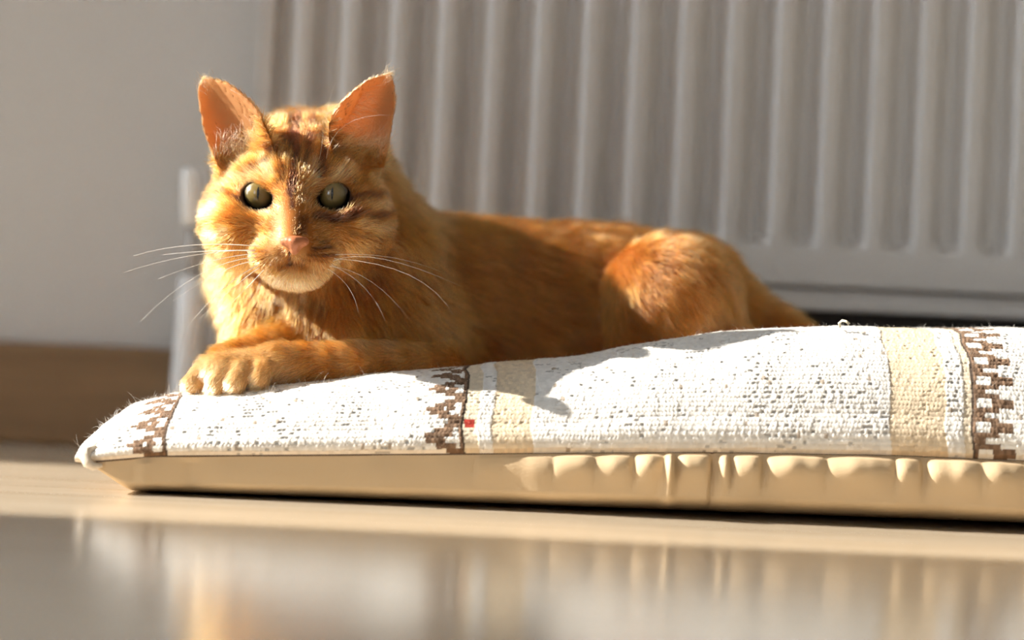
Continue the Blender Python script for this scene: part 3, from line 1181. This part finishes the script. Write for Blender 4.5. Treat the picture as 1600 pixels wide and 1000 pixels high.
def grow_fur(N):
    tri = np.concatenate([cq[:, [0, 1, 2]], cq[:, [0, 2, 3]]])
    a, b2, c = (cv[tri[:, i]] for i in range(3))
    ar = np.linalg.norm(np.cross(b2 - a, c - a), axis=1)
    w = ar * dens[tri].mean(1)
    cdf = np.cumsum(w)
    ti = np.searchsorted(cdf, R.random(N) * cdf[-1])
    ti = np.clip(ti, 0, len(tri) - 1)
    r1 = np.sqrt(R.random(N))
    r2 = R.random(N)
    bw = np.stack([1 - r1, r1 * (1 - r2), r1 * r2], 1)
    T = tri[ti]

    def ip(x):
        return (x[T] * bw.reshape((N, 3) + (1,) * (x.ndim - 1))).sum(1)
    p = ip(cv)
    nn = ip(cn)
    nn /= np.linalg.norm(nn, axis=1, keepdims=True)
    fl = tang(ip(flow), nn)
    ln = ip(length) * (0.65 + 0.6 * R.random(N))
    lf = ip(lift)
    W = ip(RW)
    # tufts: low frequency sideways wander + random
    side = np.cross(nn, fl)
    s1 = (noise3(p, 120) - 0.5) * 1.3 + (noise3(p + 7, 300) - 0.5) * 0.9 + R.normal(0, 0.16, N)
    l1 = (noise3(p + 3, 180) - 0.5) * 0.5 + R.normal(0, 0.10, N)
    lf = np.clip(lf + l1 * 0.6, 0.06, 0.9)
    d0 = nn * lf[:, None] + fl * (1 - lf[:, None]) + side * (s1 * 0.45)[:, None]
    d0 /= np.linalg.norm(d0, axis=1, keepdims=True)
    d1 = d0 + fl * 0.55 - nn * 0.25 + side * (s1 * 0.25)[:, None]
    d1[:, 2] -= 0.12
    d1 /= np.linalg.norm(d1, axis=1, keepdims=True)
    K = 5
    ts = np.linspace(0, 1, K)
    pts = np.empty((N, K, 3))
    pts[:, 0] = p - nn * 0.0006
    cur = pts[:, 0].copy()
    for i in range(1, K):
        tm = (ts[i] + ts[i - 1]) / 2
        d = d0 * (1 - tm) + d1 * tm
        d /= np.linalg.norm(d, axis=1, keepdims=True)
        cur = cur + d * (ln / (K - 1))[:, None]
        pts[:, i] = cur
    mid = p
    col = coat(mid, W, R.normal(0, 0.24, N))
    col = col * np.exp(R.normal(-0.03, 0.36, N))[:, None]
    return pts, np.clip(col, 0.004, 0.76), W


pts, col, W = grow_fur(270000)
fur = hair_object('fur', pts, R.uniform(0.00006, 0.00020, len(pts)), np.full(len(pts), 0.00002), col, M_fur, cat)
fur['kind'] = 'stuff'


# ---- long cream hair in the ears
def ear_tufts():
    P_, C_ = [], []

    def grp(n, a0, a1, dirs, ln, d):
        for _ in range(n):
            t = R.random()
            x = a0[0] + (a1[0] - a0[0]) * t + R.normal(0, 6)
            y = a0[1] + (a1[1] - a0[1]) * t + R.normal(0, 7)
            s = P(x, y, d + R.normal(0, 0.001))
            an = math.atan2(dirs[1], dirs[0]) + R.normal(0, 0.22)
            L = ln * (0.5 + 0.7 * R.random())
            bend = R.normal(0.0, 0.25)
            q = [s]
            for i in range(1, 6):
                aa = an + bend * i / 5
                px = x + L * i / 5 * math.cos(aa)
                py = y + L * i / 5 * math.sin(aa)
                q.append(P(px, py, d - 0.006 * math.sin(i / 5 * 2.2) + 0.004 * i / 5))
            P_.append(q)
            c = R.random()
            C_.append(np.array([0.84, 0.58, 0.32]) * (1 - c) + np.array([0.62, 0.28, 0.08]) * c)
    # right ear, from the inner edge outwards
    grp(200, (530, 195), (558, 147), (0.93, 0.1), 42, EAR_D - 0.007)
    grp(120, (528, 222), (575, 232), (0.75, -0.5), 40, EAR_D - 0.011)
    grp(80, (580, 235), (600, 228), (0.35, -0.9), 26, EAR_D - 0.008)
    # left ear
    grp(80, (342, 238), (385, 234), (0.15, -0.9), 34, EAR_D - 0.009)
    grp(110, (395, 230), (424, 224), (-0.6, -0.6), 34, EAR_D - 0.010)
    # tips
    grp(70, (600, 122), (612, 122), (0.55, -0.85), 15, EAR_D - 0.003)
    grp(70, (317, 135), (330, 132), (-0.35, -0.9), 13, EAR_D - 0.003)
    return np.array(P_), np.array(C_)


tp_, tc_ = ear_tufts()
tuft = hair_object('ear_hair', tp_, np.full(len(tp_), 0.00007), np.full(len(tp_), 0.00003), tc_, M_fur, cat)
tuft['kind'] = 'stuff'
tuft['label'] = 'long cream hair inside the ears'


# ---- eyes
def eye_material():
    m, n, l, b = mat_new('cat_eye')
    tc = n.new('ShaderNodeTexCoord')
    sx = n.new('ShaderNodeSeparateXYZ')
    l.new(tc.outputs['Object'], sx.inputs[0])

    def math_(op, a, bb=None):
        q = n.new('ShaderNodeMath')
        q.operation = op
        for i, v in enumerate((a, bb)):
            if v is None:
                continue
            if isinstance(v, (int, float)):
                q.inputs[i].default_value = v
            else:
                l.new(v, q.inputs[i])
        return q.outputs[0]
    x = sx.outputs['X']
    z = sx.outputs['Z']
    r = math_('SQRT', math_('ADD', math_('POWER', x, 2.0), math_('POWER', z, 2.0)))
    rn = math_('DIVIDE', r, EYE_R)
    cr = n.new('ShaderNodeValToRGB')
    el = cr.color_ramp.elements
    el[0].position = 0.0
    el[0].color = (0.24, 0.16, 0.04, 1)
    el[1].position = 1.0
    el[1].color = (0.012, 0.008, 0.006, 1)
    for p, c in ((0.35, (0.23, 0.16, 0.045, 1)), (0.62, (0.16, 0.12, 0.04, 1)), (0.72, (0.09, 0.07, 0.03, 1)), (0.82, (0.02, 0.014, 0.01, 1))):
        e = el.new(p)
        e.color = c
    l.new(rn, cr.inputs['Fac'])
    nz = n.new('ShaderNodeTexNoise')
    nz.inputs['Scale'].default_value = 900
    l.new(tc.outputs['Object'], nz.inputs['Vector'])
    mul = n.new('ShaderNodeMix')
    mul.data_type = 'RGBA'
    mul.blend_type = 'MULTIPLY'
    mul.inputs[0].default_value = 0.5
    l.new(cr.outputs['Color'], mul.inputs[6])
    l.new(nz.outputs['Color'], mul.inputs[7])
    # vertical slit pupil: lens of two arcs
    hh = 0.0042
    zz = math_('DIVIDE', z, hh)
    wv = math_('MULTIPLY', math_('SUBTRACT', 1.0, math_('POWER', zz, 2.0)), 0.00075)
    ins = math_('LESS_THAN', math_('ABSOLUTE', x), wv)
    mx = n.new('ShaderNodeMix')
    mx.data_type = 'RGBA'
    l.new(ins, mx.inputs[0])
    l.new(cr.outputs['Color'], mx.inputs[6])
    mx.inputs[7].default_value = (0.004, 0.003, 0.003, 1)
    l.new(mx.outputs[2], b.inputs['Base Color'])
    b.inputs['Roughness'].default_value = 0.25
    b.inputs['Coat Weight'].default_value = 1.0
    b.inputs['Coat Roughness'].default_value = 0.03
    return m


M_eye = eye_material()
for w in 'lr':
    ex, ey, _ = EYES[w]
    C = P(ex + (3.5 if w == 'l' else -0.5), ey - 1.0, EYE_D)
    vs, fs = [], []
    nu, nv = 40, 24
    for j in range(nv + 1):
        ph_ = math.pi * j / nv
        for i in range(nu):
            a = 2 * math.pi * i / nu
            vs.append((EYE_R * math.sin(ph_) * math.cos(a), -EYE_R * math.cos(ph_) * (1.0 if j > nv / 2 else 1.06), EYE_R * math.sin(ph_) * math.sin(a)))
    for j in range(nv):
        for i in range(nu):
            i2 = (i + 1) % nu
            fs.append((j * nu + i, j * nu + i2, (j + 1) * nu + i2, (j + 1) * nu + i))
    o = mesh_obj('eye', vs, fs, M_eye)
    o.location = C
    o.rotation_euler = (math.radians(-7), 0, 0)
    bpy.context.view_layer.update()
    o.parent = cat
    o.matrix_parent_inverse = cat.matrix_world.inverted()


# ---- nose
def nose():
    lo, hi = P(430, 408, 1.395), P(492, 355, 1.43)
    gr = Grid((lo[0], 1.392, lo[2]), (hi[0], 1.435, hi[2]), 0.00045)
    gr.add(RC((443, 377, 1.4105), 5.5, (477, 377, 1.4105), 5.5), 0.0)
    gr.add(RC((450, 376, 1.4075), 6.5, (470, 376, 1.4075), 6.5), 0.003)
    gr.add(RC((460, 379, 1.4055), 7.0, (460, 391, 1.409), 4.5), 0.004)
    gr.add(RC((446, 379, 1.411), 4, (460, 392, 1.412), 4), 0.003)
    gr.add(RC((474, 379, 1.411), 4, (460, 392, 1.412), 4), 0.003)
    for s in (-1, 1):
        gr.cut(RC((460 + s * 9.5, 387, 1.402), 2.6, (460 + s * 17, 382.5, 1.407), 2.0), 0.0012)
    return gr.mesh()


nv_, nq_ = nose()
M_nose = simple('nose_leather', (0.45, 0.155, 0.065), 0.45, 0.4, 0.12, 500, 0.3)
mesh_obj('nose', nv_, nq_, M_nose, cat)['label'] = 'brick pink nose'

# ---- whiskers, each one a part
M_whisk = simple('whisker_white', (0.88, 0.86, 0.82), 0.35, 0.5)


def whisker(pp, dd, r=0.00016):
    """quadratic through three pixel points"""
    a, b2, c = (np.array(q, float) for q in pp)
    mb = MB()
    pts, rad = [], []
    for i in range(9):
        t = i / 8
        ctrl = 2 * b2 - 0.5 * (a + c)
        q = (1 - t) ** 2 * a + 2 * t * (1 - t) * ctrl + t * t * c
        pts.append(P(q[0], q[1], dd[0] + (dd[1] - dd[0]) * t))
        rad.append(r * (1 - 0.8 * t))
    mb.tube(pts, rad, 5)
    return mb.build('whisker', M_whisk, cat, True)


for pp, dd in (
    (((405, 385), (300, 383), (208, 400)), (1.418, 1.44)), (((400, 390), (295, 400), (193, 426)), (1.418, 1.42)),
    (((402, 396), (330, 408), (247, 436)), (1.418, 1.41)), (((400, 402), (310, 430), (219, 503)), (1.418, 1.41)),
    (((398, 408), (345, 425), (270, 470)), (1.420, 1.42)), (((404, 414), (350, 450), (293, 510)), (1.420, 1.42)),
    (((406, 418), (370, 445), (312, 498)), (1.420, 1.41)), (((412, 422), (385, 450), (345, 490)), (1.421, 1.41)),
    (((398, 392), (330, 392), (255, 398)), (1.420, 1.45)),
    (((520, 408), (600, 405), (722, 448)), (1.420, 1.42)), (((518, 414), (570, 450), (602, 502)), (1.420, 1.40)),
    (((522, 404), (640, 430), (708, 492)), (1.420, 1.41)), (((515, 416), (580, 440), (640, 500)), (1.420, 1.41)),
    (((512, 420), (545, 450), (560, 490)), (1.421, 1.41)), (((524, 398), (610, 402), (690, 425)), (1.422, 1.45)),
    (((422, 236), (410, 180), (360, 140)), (1.452, 1.44)), (((427, 232), (424, 205), (418, 185)), (1.455, 1.44)),
    (((509, 252), (540, 195), (616, 180)), (1.455, 1.43)), (((498, 255), (503, 225), (505, 200)), (1.455, 1.44)),
    (((512, 172), (518, 145), (525, 128)), (1.480, 1.47)), 
):
    whisker(pp, dd, 0.00023 if pp[2][0] < 400 else 0.00011)


# ------------------------------------------------------------------ loose wool on the cushion
def lint():
    nr, nc = cu_arc.shape
    N = 9000
    ri = R.integers(6, 260, N)
    cj = R.integers(2, nc - 2, N)
    # more fuzz at the left end
    k = 700
    cj[:k] = R.integers(2, 260, k)
    ri[:k] = R.integers(60, 300, k)
    p = cu_P[ri, cj]
    nn = cu_N[ri, cj]
    L = R.gamma(2.0, 0.0007, N) + 0.0004
    L[:k] *= 2.2
    # a few long stray hairs on the left shoulder
    m = 70
    cj[:m] = R.integers(60, 260, m)
    ri[:m] = R.integers(150, 262, m)
    p[:m] = cu_P[ri[:m], cj[:m]]
    nn[:m] = cu_N[ri[:m], cj[:m]]
    L[:m] = R.uniform(0.004, 0.011, m)
    rnd = R.normal(0, 1, (N, 3))
    d0 = nn + 0.6 * rnd
    d0 /= np.linalg.norm(d0, axis=1, keepdims=True)
    d1 = d0 + 0.9 * R.normal(0, 1, (N, 3))
    d1 /= np.linalg.norm(d1, axis=1, keepdims=True)
    K = 5
    pts = np.empty((N, K, 3))
    pts[:, 0] = p
    for i in range(1, K):
        t = i / (K - 1)
        d = d0 * (1 - t) + d1 * t
        pts[:, i] = pts[:, i - 1] + d * (L / (K - 1))[:, None]
    col = np.tile(np.array([0.80, 0.74, 0.62]), (N, 1))
    return pts, col


lp, lc = lint()
M_lint = hair_mat('wool_fuzz', 0.4)
lint_o = hair_object('wool_fuzz', lp, np.where(np.arange(len(lp)) < 70, 0.00009, 0.00005), np.full(len(lp), 0.00002), lc, M_lint, cushion)
lint_o['kind'] = 'stuff'
mb = MB()
mb.tube([P(1313, 512, 1.45), P(1311, 505, 1.45), P(1316, 501, 1.449), P(1322, 502, 1.448), P(1327, 506, 1.447), P(1325, 508, 1.447)], 0.0008, 8)
mb.build('loose_yarn', simple('yarn', (0.80, 0.74, 0.58), 0.9), cushion, True)
print('cat verts', len(cv), 'cushion verts', cu_P.size // 3)
